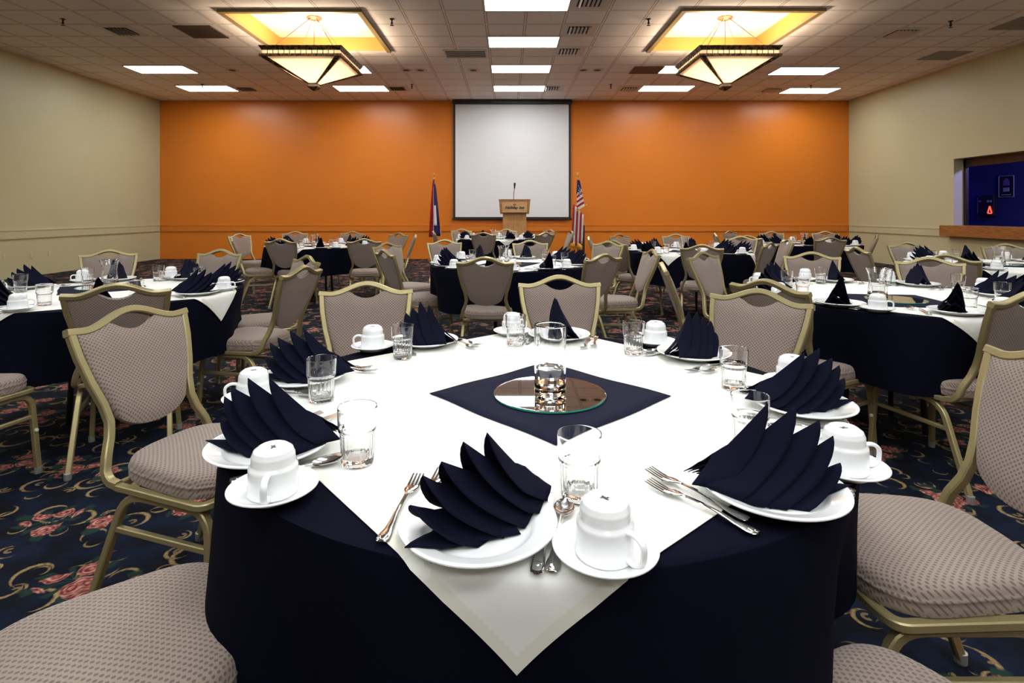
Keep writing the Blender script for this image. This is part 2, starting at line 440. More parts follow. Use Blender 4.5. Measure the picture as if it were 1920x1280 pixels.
# posters and sign on the blue wall
def poster():
    o = thing('poster', 'dark framed poster with a pale bottle on the blue wall', 'poster', (BX - .02, 13.12, 1.86), 0)
    MB().box(0, .018, -.2, .2, -.25, .25).build('backing', M['poster'], o)
    fr = MB()
    for a in (-1, 1):
        fr.box(-.008, .004, a * .196 - .006, a * .196 + .006, -.25, .25); fr.box(-.008, .004, -.2, .2, a * .246 - .006, a * .246 + .006)
    fr.build('poster_frame', M['posterl'], o)
    b = MB().box(-.006, 0, -.08, .08, .02, .13).box(-.006, 0, -.055, .055, .13, .165).box(-.006, 0, -.03, .03, .165, .19)
    b.build('bottle_picture', M['posterd'], o)
    MB().box(-.007, 0, -.075, .075, -.12, -.03).build('bottle_label', M['posterl'], o)
    MB().box(-.006, 0, -.12, .12, -.205, -.185).build('caption_strip', M['posterl'], o)
poster()
def darkpanel():
    o = thing('display_case', 'black wall display case with small red lit loop below the poster', 'sign', (BX - .1, 13.62, 1.42), 0)
    MB().bbox(0, .1, -.25, .25, -.26, .24, .01).build('case_panel', M['poster'], o)
    MB().box(-.004, .0, .10, .22, .08, .13).box(-.004, 0, .20, .215, -.2, .2).build('label_strip', M['posterd'], o)
    MB().sweep(fillet([(-.012, -.155, -.02), (-.012, -.215, -.19), (-.012, -.095, -.19), (-.012, -.155, -.02)], .03), .028, .028, (1, 0, 0), True).build('lit_loop', M['neon'], o)
    MB().lathe([(.03, 0), (.03, .006)], 12).build('dial', M['posterl'], o).matrix_local = Matrix.Translation((-.004, -.10, .10)) @ Matrix.Rotation(-pi / 2, 4, 'Y')
    MB().lathe([(.03, 0), (.03, .006)], 12).build('dial', M['posterl'], o).matrix_local = Matrix.Translation((-.004, -.18, .10)) @ Matrix.Rotation(-pi / 2, 4, 'Y')
darkpanel()
# outlets on the cream wall
def outlet(y, z, label):
    o = thing('wall_outlet', label, 'outlet', (XL, y, z), 0, 'outlets on the cream wall')
    MB().bbox(0, .007, -.036, .036, -.058, .058, .003).build('cover_plate', M['ivory'], o)
    for s in (-1, 1):
        MB().bbox(.006, .0095, -.017, .017, s * .027 - .016, s * .027 + .016, .003).build('socket', M['whitemetal'], o)
for px, pz, lb in ((8, .42, 'ivory outlet low on cream wall, first from the table with flared vase'), (58, .40, 'ivory outlet low on cream wall, middle one of three'), (92, .41, 'ivory outlet low on cream wall, closest to the orange corner')):
    outlet(9.38 * 1050 / (952 - px), pz, lb)

# projection screen
o = thing('hanging_screen', 'white pull-down projection screen with black borders on orange wall', 'screen', (.115, YB, 0))
SX0, SX1 = -1.575, 1.575
MB().bbox(SX0 - .02, SX1 + .03, -.16, -.01, 4.15, 4.268, .015).build('screen_housing', M['black'], o)
MB().box(SX0 + .055, SX1 - .055, -.080, -.076, 1.13, 4.17).build('screen_fabric', M['screen'], o)
m = MB().box(SX0, SX0 + .055, -.081, -.075, 1.13, 4.17).box(SX1 - .055, SX1, -.081, -.075, 1.13, 4.17).box(SX0, SX1, -.081, -.075, 1.10, 1.13)
m.build('black_border', M['black'], o)
MB().bbox(SX0 - .03, SX1 + .03, -.095, -.062, 1.055, 1.10, .01).build('weight_bar', M['black'], o)

# lectern with microphone
o = thing('lectern', 'honey oak lectern with dark lettering standing before the projection screen', 'lectern', (.165, 13.7, 0))
MB().bbox(-.34, .34, -.22, .30, 0, .10, .01).build('base', M['oak'], o)
MB().bbox(-.285, .285, -.16, .26, .10, 1.24, .008).build('column', M['oak'], o)
m = MB(); zt = 1.565
m.loft([[(-.35, -.2, 1.215), (.35, -.2, 1.215), (.35, .28, 1.215), (-.35, .28, 1.215)], [(-.375, -.27, zt - .02), (.375, -.27, zt - .02), (.375, .3, zt - .02), (-.375, .3, zt - .02)],
        [(-.39, -.285, zt), (.39, -.285, zt), (.39, .3, zt), (-.39, .3, zt)]])
m.build('lectern_head', M['oak'], o, angle=20)
m = MB().box(-.30, .30, -.262, -.236, 1.25, 1.50)
pn = m.build('front_panel', mat_wood('pale_oak', C(.52, .29, .12), C(.62, .38, .18), 5, .4, 0), o)
def lettering(txt, size, loc, mat, parent, shear=.0):
    cu = bpy.data.curves.new('lettering', 'FONT'); cu.body = txt; cu.size = size; cu.extrude = .004; cu.align_x = 'CENTER'; cu.shear = shear
    cu.offset = .0025
    t = bpy.data.objects.new('lettering_source', cu); COL.objects.link(t)
    bpy.context.view_layer.update()
    me = bpy.data.meshes.new_from_object(t.evaluated_get(bpy.context.evaluated_depsgraph_get()))
    bpy.data.objects.remove(t)
    r = bpy.data.objects.new('lettering', me); me.materials.clear(); me.materials.append(mat); COL.objects.link(r)
    r.parent = parent; r.location = loc; r.rotation_euler = (pi / 2, 0, 0)
    return r
lettering('Holiday Inn', .098, (0, -.2645, 1.335), M['mark'], o, .22)
em = MB()
for k in range(7):
    a = pi * k / 6
    em.sweep([(.012 * cos(a), -.265, 1.425 + .012 * sin(a)), (.036 * cos(a), -.265, 1.425 + .036 * sin(a))], .009, .006, (0, 1, 0))
em.build('emblem', M['mark'], o)
mc = MB().sweep(fillet([(-.02, 0, zt), (-.02, 0, zt + .12), (.0, -.03, zt + .28)], .1), .014, .014, (1, 0, 0), True).build('microphone_neck', M['blackm'], o)
m = MB().lathe([(.0, -.005), (.016, 0), (.02, .06), (.026, .10), (.026, .125), (.012, .142), (0, .144)], 14)
k = m.build('microphone_head', M['black'], o); k.location = (.0, -.03, zt + .27); k.rotation_euler = (.1, .05, 0)

# flags
def flag(name, label, loc, H_, kind):
    o = thing(name, label, 'flag', loc)
    MB().lathe([(.17, 0), (.17, .025), (.06, .06), (.035, .09), (.0, .09)], 24).build('stand', M['gold'], o)
    MB().lathe([(.014, .06), (.014, H_ - .2)], 10).build('pole', simple('flagpole_wood', C(.17, .05, .02), .4), o)
    if kind == 'spear':
        MB().lathe([(.012, H_ - .2), (.024, H_ - .19), (.012, H_ - .17), (.014, H_ - .12), (.03, H_ - .10), (.012, H_ - .08), (.0, H_)], 12).build('finial', M['gold'], o)
    else:
        m = MB().lathe([(.012, H_ - .2), (.02, H_ - .18), (.02, H_ - .13), (.035, H_ - .11), (.035, H_ - .085), (.012, H_ - .07), (.016, H_ - .05), (.0, H_ - .0)], 12)
        for s in (-1, 1):
            m.grid(lambda u, v: (s * (.01 + .045 * u), .004 * sin(6 * u), H_ - .06 + .045 * u + .03 * v * (1 - .4 * u)), 4, 2)
        m.build('eagle_finial', M['gold'], o)
    return o
def drape(parent, pieces, H0, H1, wtop, wbot, folds, xoff, sway, matlist, fringe=True):
    """hanging folded banner: rows of a pleated sheet, one part per coloured region"""
    def P(u, v):
        z = H0 + (H1 - H0) * v; w = wtop + (wbot - wtop) * (v ** .8)
        x = xoff + sway * v + (u - .5) * w
        y = -.035 - .035 * (.3 + .7 * v) * sin(folds * 2 * pi * u + 2 * v) - .02 * v
        return (x, y, z)
    for (nm, mat, u0, u1, v0, v1, sl) in pieces:
        m = MB(); m.grid(lambda a, b: P(u0 + (u1 - u0) * a, min(1, max(0, v0 + (v1 - v0) * b + sl * a))), 10, 14)
        m.build(nm, mat, parent, solid=.004, offset=0)
f1 = flag('flag', 'red, white and navy flag on spear-tipped pole beside the screen', (-1.90, 14.45, 0), 2.31, 'spear')
drape(f1, [('red_border', M['red'], 0, .34, 0, 1, 0), ('white_band', M['white'], .30, .42, .12, 1, 0), ('blue_field', M['blue'], .40, .98, .06, .97, .02),
           ('white_emblem', M['white'], .44, .72, .45, .80, .0), ('hem_edge', M['white'], .86, 1.0, .86, 1.0, .0)], 2.09, .62, .05, .31, 1.7, 0, .03, None)
for ch in f1.children:
    if ch.name.startswith('white_emblem'): ch.location = (0, -.03, 0)
f2 = flag('flag', 'star-spangled striped flag with gold fringe on eagle-topped pole', (1.77, 14.2, 0), 2.28, 'eagle')
pcs = [('canton', M['blue'], 0, 1, 0.0, .34, .0)]
v = .30
for k in range(7):
    pcs.append(('stripe', M['white'] if k % 2 == 0 else M['red'], .12, 1, v, v + .06, -.10)); v += .055
drape(f2, pcs, 2.07, .95, .05, .32, 1.1, .02, .06, None)
st = MB()
for k, (x, z) in enumerate([(-.005, 1.98), (.02, 1.93), (.035, 1.9), (.0, 1.87), (.03, 1.84), (-.02, 1.81), (.05, 1.80), (.01, 1.775), (-.045, 1.76), (.04, 1.75)]):
    pts = []
    for q in range(10):
        r = .017 if q % 2 == 0 else .007; a = pi / 2 + q * pi / 5
        pts.append((x + .02 + r * cos(a), -.085, z - .06 + r * sin(a)))
    st.add(pts, [tuple(range(10))])
st.build('stars', M['white'], f2, solid=.003)
m = MB().grid(lambda u, v: (.0 + .27 * u - .03, -.09 - .02 * sin(5 * u), 1.30 + .17 * u - .035 * v), 8, 1)
m.build('fringe', M['fringe'], f2, solid=.004)
for k, mt in enumerate(('red', 'white', 'red', 'white', 'red', 'white')):
    m = MB().grid(lambda u, v: (-.12 + .045 * (k + u) - .05 * v + .02 * v * k * .2, -.05 - .03 * sin(pi * (k + u)), 1.45 - .05 * k - (1.05 - .06 * k) * v), 4, 8)
    m.build('hanging_stripe', M[mt], f2, solid=.004)
m = MB().grid(lambda u, v: (-.17 + .28 * u, -.06 - .035 * sin(9 * u), .46 + .06 * sin(4 * u) - .16 * v * (.6 + .5 * sin(3 * u))), 14, 2)
m.build('fringe', M['fringe'], f2, solid=.006)
o = thing('black_upright', 'slim black column speaker standing behind the striped flag', 'upright', (1.93, 14.62, 0))  # slim black upright, its purpose not known
MB().bbox(-.07, .07, -.07, .07, 0.02, .92, .01).build('upright_body', M['black'], o)
MB().bbox(-.11, .11, -.11, .11, 0, .02, .006).build('base', M['blackm'], o)

# ceiling fittings
LIGHT_G = 'fluorescent ceiling panels'
def clight(x, y, label):
    o = thing('ceiling_light', label, 'ceiling light', (x, y, ZC), 0, LIGHT_G)
    m = MB(); w, d = .62, .31
    for s in (-1, 1):
        m.box(s * w - .012, s * w + .012, -d - .012, d + .012, -.012, .0); m.box(-w, w, s * d - .012, s * d + .012, -.012, 0)
    m.build('light_frame', M['whitemetal'], o)
    MB().box(-w + .01, w - .01, -d + .01, d - .01, -.008, -.002).build('diffuser', M['lamp'], o)
n_ = ['first', 'second', 'third', 'fourth', 'fifth', 'sixth', 'seventh', 'eighth', 'ninth', 'tenth', 'eleventh']
for i, y in enumerate((13.63, 11.78, 9.92, 8.07, 6.22, 4.37, 2.52, .67, -1.18, -3.03, -4.88)):  # rows past the fourth are unseen, added to light the near tables
    clight(.277, y, 'bright fluorescent panel in middle line, %s from the projection screen' % n_[i])
for x, y, lb in ((-7.31, 11.83, 'bright panel beside outlet wall, second from the orange wall'), (-7.3, 13.63, 'bright panel beside outlet wall, first from the orange wall'),
                 (-3.56, 11.83, 'bright panel half hidden behind chandelier over the outlet side'), (-3.56, 13.63, 'bright panel beyond chandelier on outlet side, first from orange wall'),
                 (3.85, 11.83, 'bright panel half hidden behind chandelier over the counter side'), (3.85, 13.63, 'bright panel beyond chandelier on counter side, first from orange wall'),
                 (6.30, 11.95, 'bright panel beside counter wall, second from the orange wall'), (7.47, 13.87, 'bright panel beside counter wall, first from the orange wall')):
    clight(x, y, lb)
for x in (-7.3, -3.56, 3.85, 7.3):  # out-of-view panels, added to brighten the near half of the room
    for k, y in enumerate((5.6, 2.8, .2)):
        clight(x, y, 'unseen fill panel added overhead, %s row out from the chandeliers, %s' % (n_[k], {-7.3: 'beside outlet wall', -3.56: 'outlet side', 3.85: 'counter side', 7.3: 'beside counter wall'}[x]))
for x, y, lb in ((-1.58, -1.18, 'added fill panel overhead behind viewpoint, outlet side, first'), (-1.58, -3.03, 'added fill panel overhead behind viewpoint, outlet side, second'),
                 (2.13, -1.18, 'added fill panel overhead behind viewpoint, counter side, first'), (2.13, -3.03, 'added fill panel overhead behind viewpoint, counter side, second')):
    clight(x, y, lb)  # extra panels added behind the camera as front fill for the nearest table
def diffuser(x, y, label, s=.29, mat='whitemetal', slats=True):
    o = thing('air_vent', label, 'vent', (x, y, ZC), 0, 'square ceiling air diffusers')
    MB().box(-s, s, -s, s, -.006, 0).build('plate', M[mat], o)
    m = MB(); k = s * .64
    m.loft([[(-k, -k, -.008), (k, -k, -.008), (k, k, -.008), (-k, k, -.008)], [(-k, -k, -.0065), (k, -k, -.0065), (k, k, -.0065), (-k, k, -.0065)]])
    m.build('throat', M['dark'], o)
    m = MB(); n = 6
    for i in range(n):
        a = -k + 2 * k * (i + .5) / n
        m.loft([[(a - .004, -k, -.009), (a + .004, -k, -.009), (a + .004, k, -.009), (a - .004, k, -.009)], [(a + .018, -k, -.034), (a + .022, -k, -.034), (a + .022, k, -.034), (a + .018, k, -.034)]])
    m.build('vane', M[mat], o)
for x, y, lb in ((1.19, 8.03, 'louvred square diffuser, fourth from screen along the middle lights'), (1.18, 9.27, 'louvred square diffuser, third from screen along the middle lights'),
                 (1.15, 10.5, 'louvred square diffuser, second from screen along the middle lights'), (1.07, 13.6, 'louvred square diffuser, first from screen along the middle lights'),
                 (-6.43, 9.33, 'square diffuser between outlet wall and chandelier tray'), (6.63, 9.44, 'square diffuser between counter wall and chandelier tray'),
                 (-6.4, 13.7, 'square diffuser between first bright panels on outlet side'), (-2.69, 13.65, 'square diffuser between chandelier panels and screen on outlet side'),
                 (2.97, 13.68, 'square diffuser between screen and panels on counter side'), (6.5, 13.8, 'square diffuser beside corner panel on counter side')):
    diffuser(x, y, lb)
def grille(x, y, w, d, mat, label, n=5):
    o = thing('return_grille', label, 'vent', (x, y, ZC), 0, 'return air grilles')
    MB().box(-w, w, -d, d, -.008, 0).build('backing', M['dark' if mat == 'whitemetal' else mat], o)
    m = MB()
    for s in (-1, 1): m.box(s * w - .015, s * w + .015, -d - .015, d + .015, -.014, 0); m.box(-w, w, s * d - .015, s * d + .015, -.014, 0)
    m.build('grille_frame', M[mat], o)
    m = MB()
    for i in range(n):
        a = -d + 2 * d * (i + .5) / n; m.box(-w, w, a - .012, a + .012, -.014, -.006)
    m.build('slat', M[mat], o)
grille(-5.12, 9.37, .29, .3, 'brownmetal', 'dark brown square grille beside the outlet side chandelier tray', 12)
grille(-.80, 10.66, .39, .26, 'whitemetal', 'wide slotted grey grille beside the middle line of lights', 5)
grille(2.94, 11.87, .3, .28, 'brownmetal', 'dark brown square grille behind the counter side chandelier', 12)
grille(8.4, 10.78, .3, .28, 'greymetal', 'pale brown square grille close to the counter wall', 10)
grille(8.25, 8.95, .3, .28, 'greymetal', 'pale brown grille at the picture edge over the counter', 10)
def sprinkler(x, y, label):
    o = thing('hanging_sprinkler', label, 'sprinkler', (x, y, ZC), 0, 'ceiling sprinklers')
    MB().lathe([(.035, 0), (.035, -.008), (.012, -.012), (.012, -.055), (.02, -.06), (.02, -.075), (.006, -.08), (.006, -.1)], 12).build('stem', M['blackm'], o)
    MB().lathe([(.03, -.1), (.03, -.104), (0, -.104)], 12).build('deflector', M['blackm'], o)
for x, y, lb in ((-6.95, 8.75, 'small sprinkler head out from the square diffuser by outlet wall'), (-1.81, 8.75, 'small sprinkler head beside outlet side tray corner'),
                 (2.2, 8.75, 'small sprinkler head beside counter side tray corner'), (7.0, 8.85, 'small sprinkler head near the diffuser by counter wall'),
                 (-2.26, 13.2, 'small sprinkler head near screen on outlet side'), (2.43, 13.2, 'small sprinkler head near screen on counter side'),
                 (-7.2, 13.2, 'small sprinkler head before the panel by outlet wall'), (7.2, 13.3, 'small sprinkler head before corner panel by counter wall')):
    sprinkler(x, y, lb)
def downlight(x, y, label, twin=False):
    o = thing('downlight', label, 'ceiling light', (x, y, ZC), 0, 'recessed downlights')
    xx = (-.15, .15) if twin else (0,)
    for q in xx:
        MB().lathe([(.075, -.002), (.085, -.014), (.13, -.010), (.14, -.004), (.14, -.001), (.075, -.001)], 24, (q, 0)).build('ring', M['whitemetal'], o)
        MB().lathe([(.0, -.009), (.05, -.008), (.078, -.004), (.078, -.0015), (0, -.0015)], 16, (q, 0)).build('well', M['dark'], o)
downlight(-5.84, 11.87, 'round recessed downlight between panel and chandelier on outlet side')
downlight(-.73, 11.87, 'round recessed downlight beside third panel row near screen')
downlight(-2.0, 11.87, 'twin recessed downlight beyond outlet side tray', True)
downlight(1.75, 11.87, 'twin recessed downlight beyond counter side tray', True)
downlight(5.2, 11.87, 'round recessed downlight beside counter side chandelier tip')

def chandelier(x, y, label):
    o = thing('chandelier', label, 'chandelier', (x, y, ZC), 0, 'square pyramid chandeliers')
    d = -ZC
    MB().lathe([(.0, TZ + d), (.125, TZ + d - .002), (.125, TZ + d - .02), (.09, TZ + d - .03), (.06, TZ + d - .05), (0, TZ + d - .055)], 28).build('canopy', M['copper'], o)
    zc = TZ + d - .05; zr = 3.85 + d
    for sx, sy in ((-1, -1), (1, -1), (-1, 1), (1, 1)):
        MB().sweep([(sx * .05, sy * .05, zc + .02), (sx * .5, sy * .5, zr)], .012, .012, (0, 0, 1), True).build('rod', M['rod'], o)
    MB().sweep([(0, 0, zc), (0, 0, 3.55 + d)], .012, .012, (1, 0, 0), True).build('rod', M['rod'], o)
    def ring(ro, ri, z0, z1, ro2=None):
        ro2 = ro2 or ro
        m = MB()
        R = [[(sx * r, sy * r, z) for sx, sy in ((-1, -1), (1, -1), (1, 1), (-1, 1))] for r, z in ((ri, z0), (ro, z0), (ro2, z1), (ri, z1), (ri, z0))]
        return m.loft(R, True, False)
    h = .63
    ring(h - .015, h - .09, 3.80 + d, 3.862 + d, h + .025).build('top_frame', M['bronze'], o, smooth=False)
    ring(h + .015, h - .09, 3.70 + d, 3.735 + d).build('lower_frame', M['bronze'], o, smooth=False)
    ring(h - .02, h - .035, 3.735 + d, 3.80 + d).build('tile_band', M['shade'], o, smooth=False)
    m = MB(); q = h - .02; ps = [-q]
    for k in range(1, 14): c = -q + 2 * q * k / 14; ps += [c - .005, c + .005]
    ps.append(q); zs = [3.733 + d, 3.739 + d, 3.796 + d, 3.802 + d]
    for k in range(4):
        R = Matrix.Rotation(k * pi / 2, 3, 'Z')
        vv = [tuple(R @ Vector((p, -q, z))) for z in zs for p in ps]; w_ = len(ps)
        m.add(vv, [(b * w_ + a, b * w_ + a + 1, (b + 1) * w_ + a + 1, (b + 1) * w_ + a) for b in range(3) for a in range(w_ - 1) if b != 1 or a % 2 == 1])
    m.build('tile_lattice', M['bronze'], o, smooth=False, solid=.008, offset=0)
    zt, zb, ht, hb = 3.70 + d, 3.40 + d, h - .03, .065
    for k in range(4):
        R = Matrix.Rotation(k * pi / 2, 3, 'Z')
        m = MB().grid(lambda u, v: R @ Vector(((u * 2 - 1) * (ht + (hb - ht) * v), -(ht + (hb - ht) * v), zt + (zb - zt) * v)), 8, 8)
        m.build('glass_panel', M['shade'], o, solid=.006)
        p0, p1 = R @ Vector((-ht - .01, -ht - .01, zt)), R @ Vector((-hb, -hb, zb))
        m = MB()
        t_ = (p1 - p0).normalized(); out = (R @ Vector((-1, -1, 0))).normalized(); sd = R @ Vector((1, -1, 0)).normalized()
        rings = []
        for q, w in ((0, .055), (1, .02)):
            p = p0 + (p1 - p0) * q
            rings.append([p - sd * w + out * -w * .95, p + out * .012 - Vector((0, 0, .012)), p + sd * w + out * -w * .95, p - out * .03 + Vector((0, 0, .02))])
        m.loft([[tuple(a) for a in r] for r in rings]).build('rib', M['bronze'], o, smooth=False)
    MB().box(-.085, .085, -.085, .085, zb - .008, zb + .004).build('finial_collar', M['bronze'], o)
    MB().box(-.07, .07, -.07, .07, zb - .05, zb - .008).build('finial_tiles', M['shade'], o)
    m = MB().loft([[(-.085, -.085, zb - .05), (.085, -.085, zb - .05), (.085, .085, zb - .05), (-.085, .085, zb - .05)],
                   [(-.08, -.08, zb - .065), (.08, -.08, zb - .065), (.08, .08, zb - .065), (-.08, .08, zb - .065)],
                   [(-.012, -.012, zb - .115), (.012, -.012, zb - .115), (.012, .012, zb - .115), (-.012, .012, zb - .115)]])
    m.build('finial', M['bronze'], o, smooth=False)
    for k, (lx, ly) in enumerate(((-.17, -.17), (.17, -.17), (-.17, .17), (.17, .17))):
        li = bpy.data.lights.new('bulb', 'POINT'); li.energy = 58; li.color = (1, .77, .55); li.shadow_soft_size = .05
        lo = bpy.data.objects.new('bulb_light', li); COL.objects.link(lo); lo.parent = o; lo.location = (lx, ly, 3.66 + d)
chandelier(-3.25, 9.40, 'bronze and opal square chandelier hanging in the tray on outlet wall side')
chandelier(3.65, 9.40, 'bronze and opal square chandelier hanging in the tray on counter wall side')

# bar room light
def area(name, loc, rot, size, energy, col):
    li = bpy.data.lights.new(name, 'AREA'); li.energy = energy; li.size = size; li.color = col
    lo = bpy.data.objects.new(name, li); COL.objects.link(lo); lo.location = loc; lo.rotation_euler = rot
area('bar_lamp', (XR + 1.6, 14.7, 2.4), (radians(25), 0, 0), .4, 5, (.07, .09, 1.0))
area('bar_lamp', (XR + 1.4, 8.6, 2.9), (radians(72), 0, radians(23)), .4, 110, (.36, .34, 1.0))

# ------------------------------------------------------------------ banquet chair
def yb(z): return interp([(.40, -.205), (.46, -.222), (.55, -.25), (.70, -.305), (.90, -.378)], z) if z < .55 else -.25 - (z - .55) * .355
UP = [(.44, .192), (.48, .182), (.53, .160), (.575, .150), (.63, .157), (.70, .178), (.78, .195), (.85, .203), (.90, .205)]
def ux(z): return interp(UP, z)
def arch(x):
    return .857 + (.045 * (.5 + .5 * cos(pi * x / .165)) if abs(x) < .165 else 0) + (.004 * ((abs(x) - .165) / .045) if abs(x) > .165 else 0)
def make_chair():
    root = thing('banquet_chair', 'x', 'chair', (0, 0, -5), 0, 'banquet chairs')
    # seat cushion
    def out(a, s):
        c, s_ = cos(a), sin(a); e = .5
        x = math.copysign(abs(c) ** e, c); y = math.copysign(abs(s_) ** e, s_)
        hw = .197 + .022 * y
        if y > 0: yy = .205 * y + .012 * (1 - x * x)
        else: yy = .205 * y - .01 * (1 - x * x)
        return x * hw * s, yy * s
    m = MB(); rings = []
    for s, z in ((.05, .489), (.4, .488), (.65, .486), (.82, .483), (.91, .479), (.955, .473), (.98, .465), (.99, .457), (.992, .453), (1.004, .451), (1.004, .446), (.996, .444), (1.0, .435), (.998, .424), (.985, .416), (.9, .414), (.05, .414)):
        rings.append([(out(2 * pi * i / 48, s)[0], out(2 * pi * i / 48, s)[1], z) for i in range(48)])
    m.loft(rings); m.build('seat', M['fabric'], root, angle=60)
    # shield-shaped padded back
    m = MB(); nu, nv = 26, 14
    def zlow(x):
        x = abs(x)
        if x < .13: return .615 - .085 * sqrt(max(0, 1 - (x / .137) ** 2))
        z = .585
        while ux(z) - .012 < x and z < .84: z += .004
        return max(z, .615 - .085 * sqrt(max(0, 1 - (min(x, .137) / .137) ** 2)))
    def ztop(x):
        if abs(x) > .078: return arch(x) - .011
        return arch(.078) - .011 - .034 * cos(pi / 2 * x / .078) ** .8
    W = .188
    def pnl(side):
        def fn(u, v):
            uu = 2 * u - 1; x = W * math.copysign(abs(uu) ** .85, uu)
            z = zlow(x) + (ztop(x) - zlow(x)) * v
            pf = (1 - abs(uu) ** 5) * (1 - abs(2 * v - 1) ** 5)
            d = (.010 + .017 * pf) if side > 0 else -(.008 + .006 * pf)
            return (x, yb(z) + d * .94, z + d * .33)
        return fn
    fr, bk = pnl(1), pnl(-1)
    m.grid(fr, nu, nv); m.grid(bk, nu, nv)
    edge = [(i / nu, 0) for i in range(nu + 1)] + [(1, j / nv) for j in range(1, nv + 1)] + [(i / nu, 1) for i in range(nu - 1, -1, -1)] + [(0, j / nv) for j in range(nv - 1, 0, -1)]
    ra = [fr(*e) for e in edge]; rb = [bk(*e) for e in edge]
    m.loft([ra, rb], True, False)
    m.build('backrest', M['fabric'], root, angle=50)
    # back frame: two bent uprights and the arched top rail
    m = MB()
    for s in (-1, 1):
        pts = [(s * ux(z), yb(z), z) for z in [.44, .46, .48, .505, .53, .555, .575, .60, .63, .665, .70, .74, .78, .82, .855]]
        pts = [(s * .193, -.16, .408), (s * .194, -.19, .413), (s * .194, -.205, .425)] + pts
        m.sweep(pts, .026, .024, (1, 0, 0))
    top = [(x, yb(arch(x)), arch(x)) for x in [(-.216 + .432 * i / 32) for i in range(33)]]
    m.sweep(top, .024, .028, (0, -.94, -.33))
    m.build('back_frame', M['frame'], root, angle=40)
    # seat frame rail
    pts = fillet([(-.193, -.165, .404), (-.207, .185, .404), (-.16, .198, .404), (.16, .198, .404), (.207, .185, .404), (.193, -.165, .404)], .05, 5)
    m = MB().sweep(pts, .024, .02, (0, 0, 1)); m.sweep([(-.19, -.17, .404), (.19, -.17, .404)], .02, .02, (0, 0, 1))
    m.build('seat_frame', M['frame'], root, angle=40)
    for s in (-1, 1):
        for fr_ in (1, 0):
            if fr_: raw = [(s * .186, .03, .384), (s * .186, .192, .384), (s * .205, .212, .012)]
            else: raw = [(s * .186, .03, .384), (s * .186, -.135, .384), (s * .205, -.275, .012)]
            lg = MB().sweep(fillet(raw, .075, 6), .024, .024, (1, 0, 0)).build('leg', M['frame'], root, angle=40)
            x, y, z = raw[-1]
            MB().lathe([(.0, 0), (.015, 0), (.016, .004), (.016, .03), (.012, .032), (0, .032)], 10, (x, y)).build('foot_cap', M['cap'], lg)
            if fr_:
                MB().lathe([(.0, -.004), (.008, -.004), (.008, .004), (0, .004)], 8).build('bumper', M['bumper'], lg).matrix_local = Matrix.Translation((s * .2105, .2, .21)) @ Matrix.Rotation(pi / 2, 4, 'Y')
        MB().sweep([(s * .191, .197, .275), (s * .191, -.172, .275)], .018, .018, (0, 0, 1)).build('stretcher', M['frame'], root, angle=40)
    return root
chair0 = make_chair()

# ------------------------------------------------------------------ tables
R = .74; TOPZ = .758
TABLES = {  # centre, first seat angle, overlay corner angle, topper corner angle, short name
 'T1': (.07, 1.49, 35, 265.5, -2, 'cylinder vase table'),
 'T2': (-2.43, 3.42, -13, -9, -8, 'outlet wall table'),
 'T3': (2.20, 3.28, 38, 268, 38, 'middle counter-side table'),
 'T4': (.02, 5.25, 30, 262, 20, 'middle table before lectern'),
 'T5': (-2.72, 8.1, 20, 262, 10, 'outlet-side orange wall table'),
 'T6': (-.21, 10.4, 25, 285, 20, 'lectern table'),
 'T7': (2.25, 6.95, 25, 235, 20, 'striped flag table'),
 'T8': (4.60, 8.6, 20, 285, 25, 'orange corner table'),
 'T9': (4.55, 5.15, 30, 230, 15, 'under-counter table'),
}
def skirt(th, s, seed):
    k = min(s / .05, 1)
    f = .030 * sin(5 * th + seed) + .022 * sin(8 * th + 2.1 * seed) + .010 * sin(13 * th + seed * .7)
    return R + .006 * k + min(s, .36) * (f * 3.6 - .06)
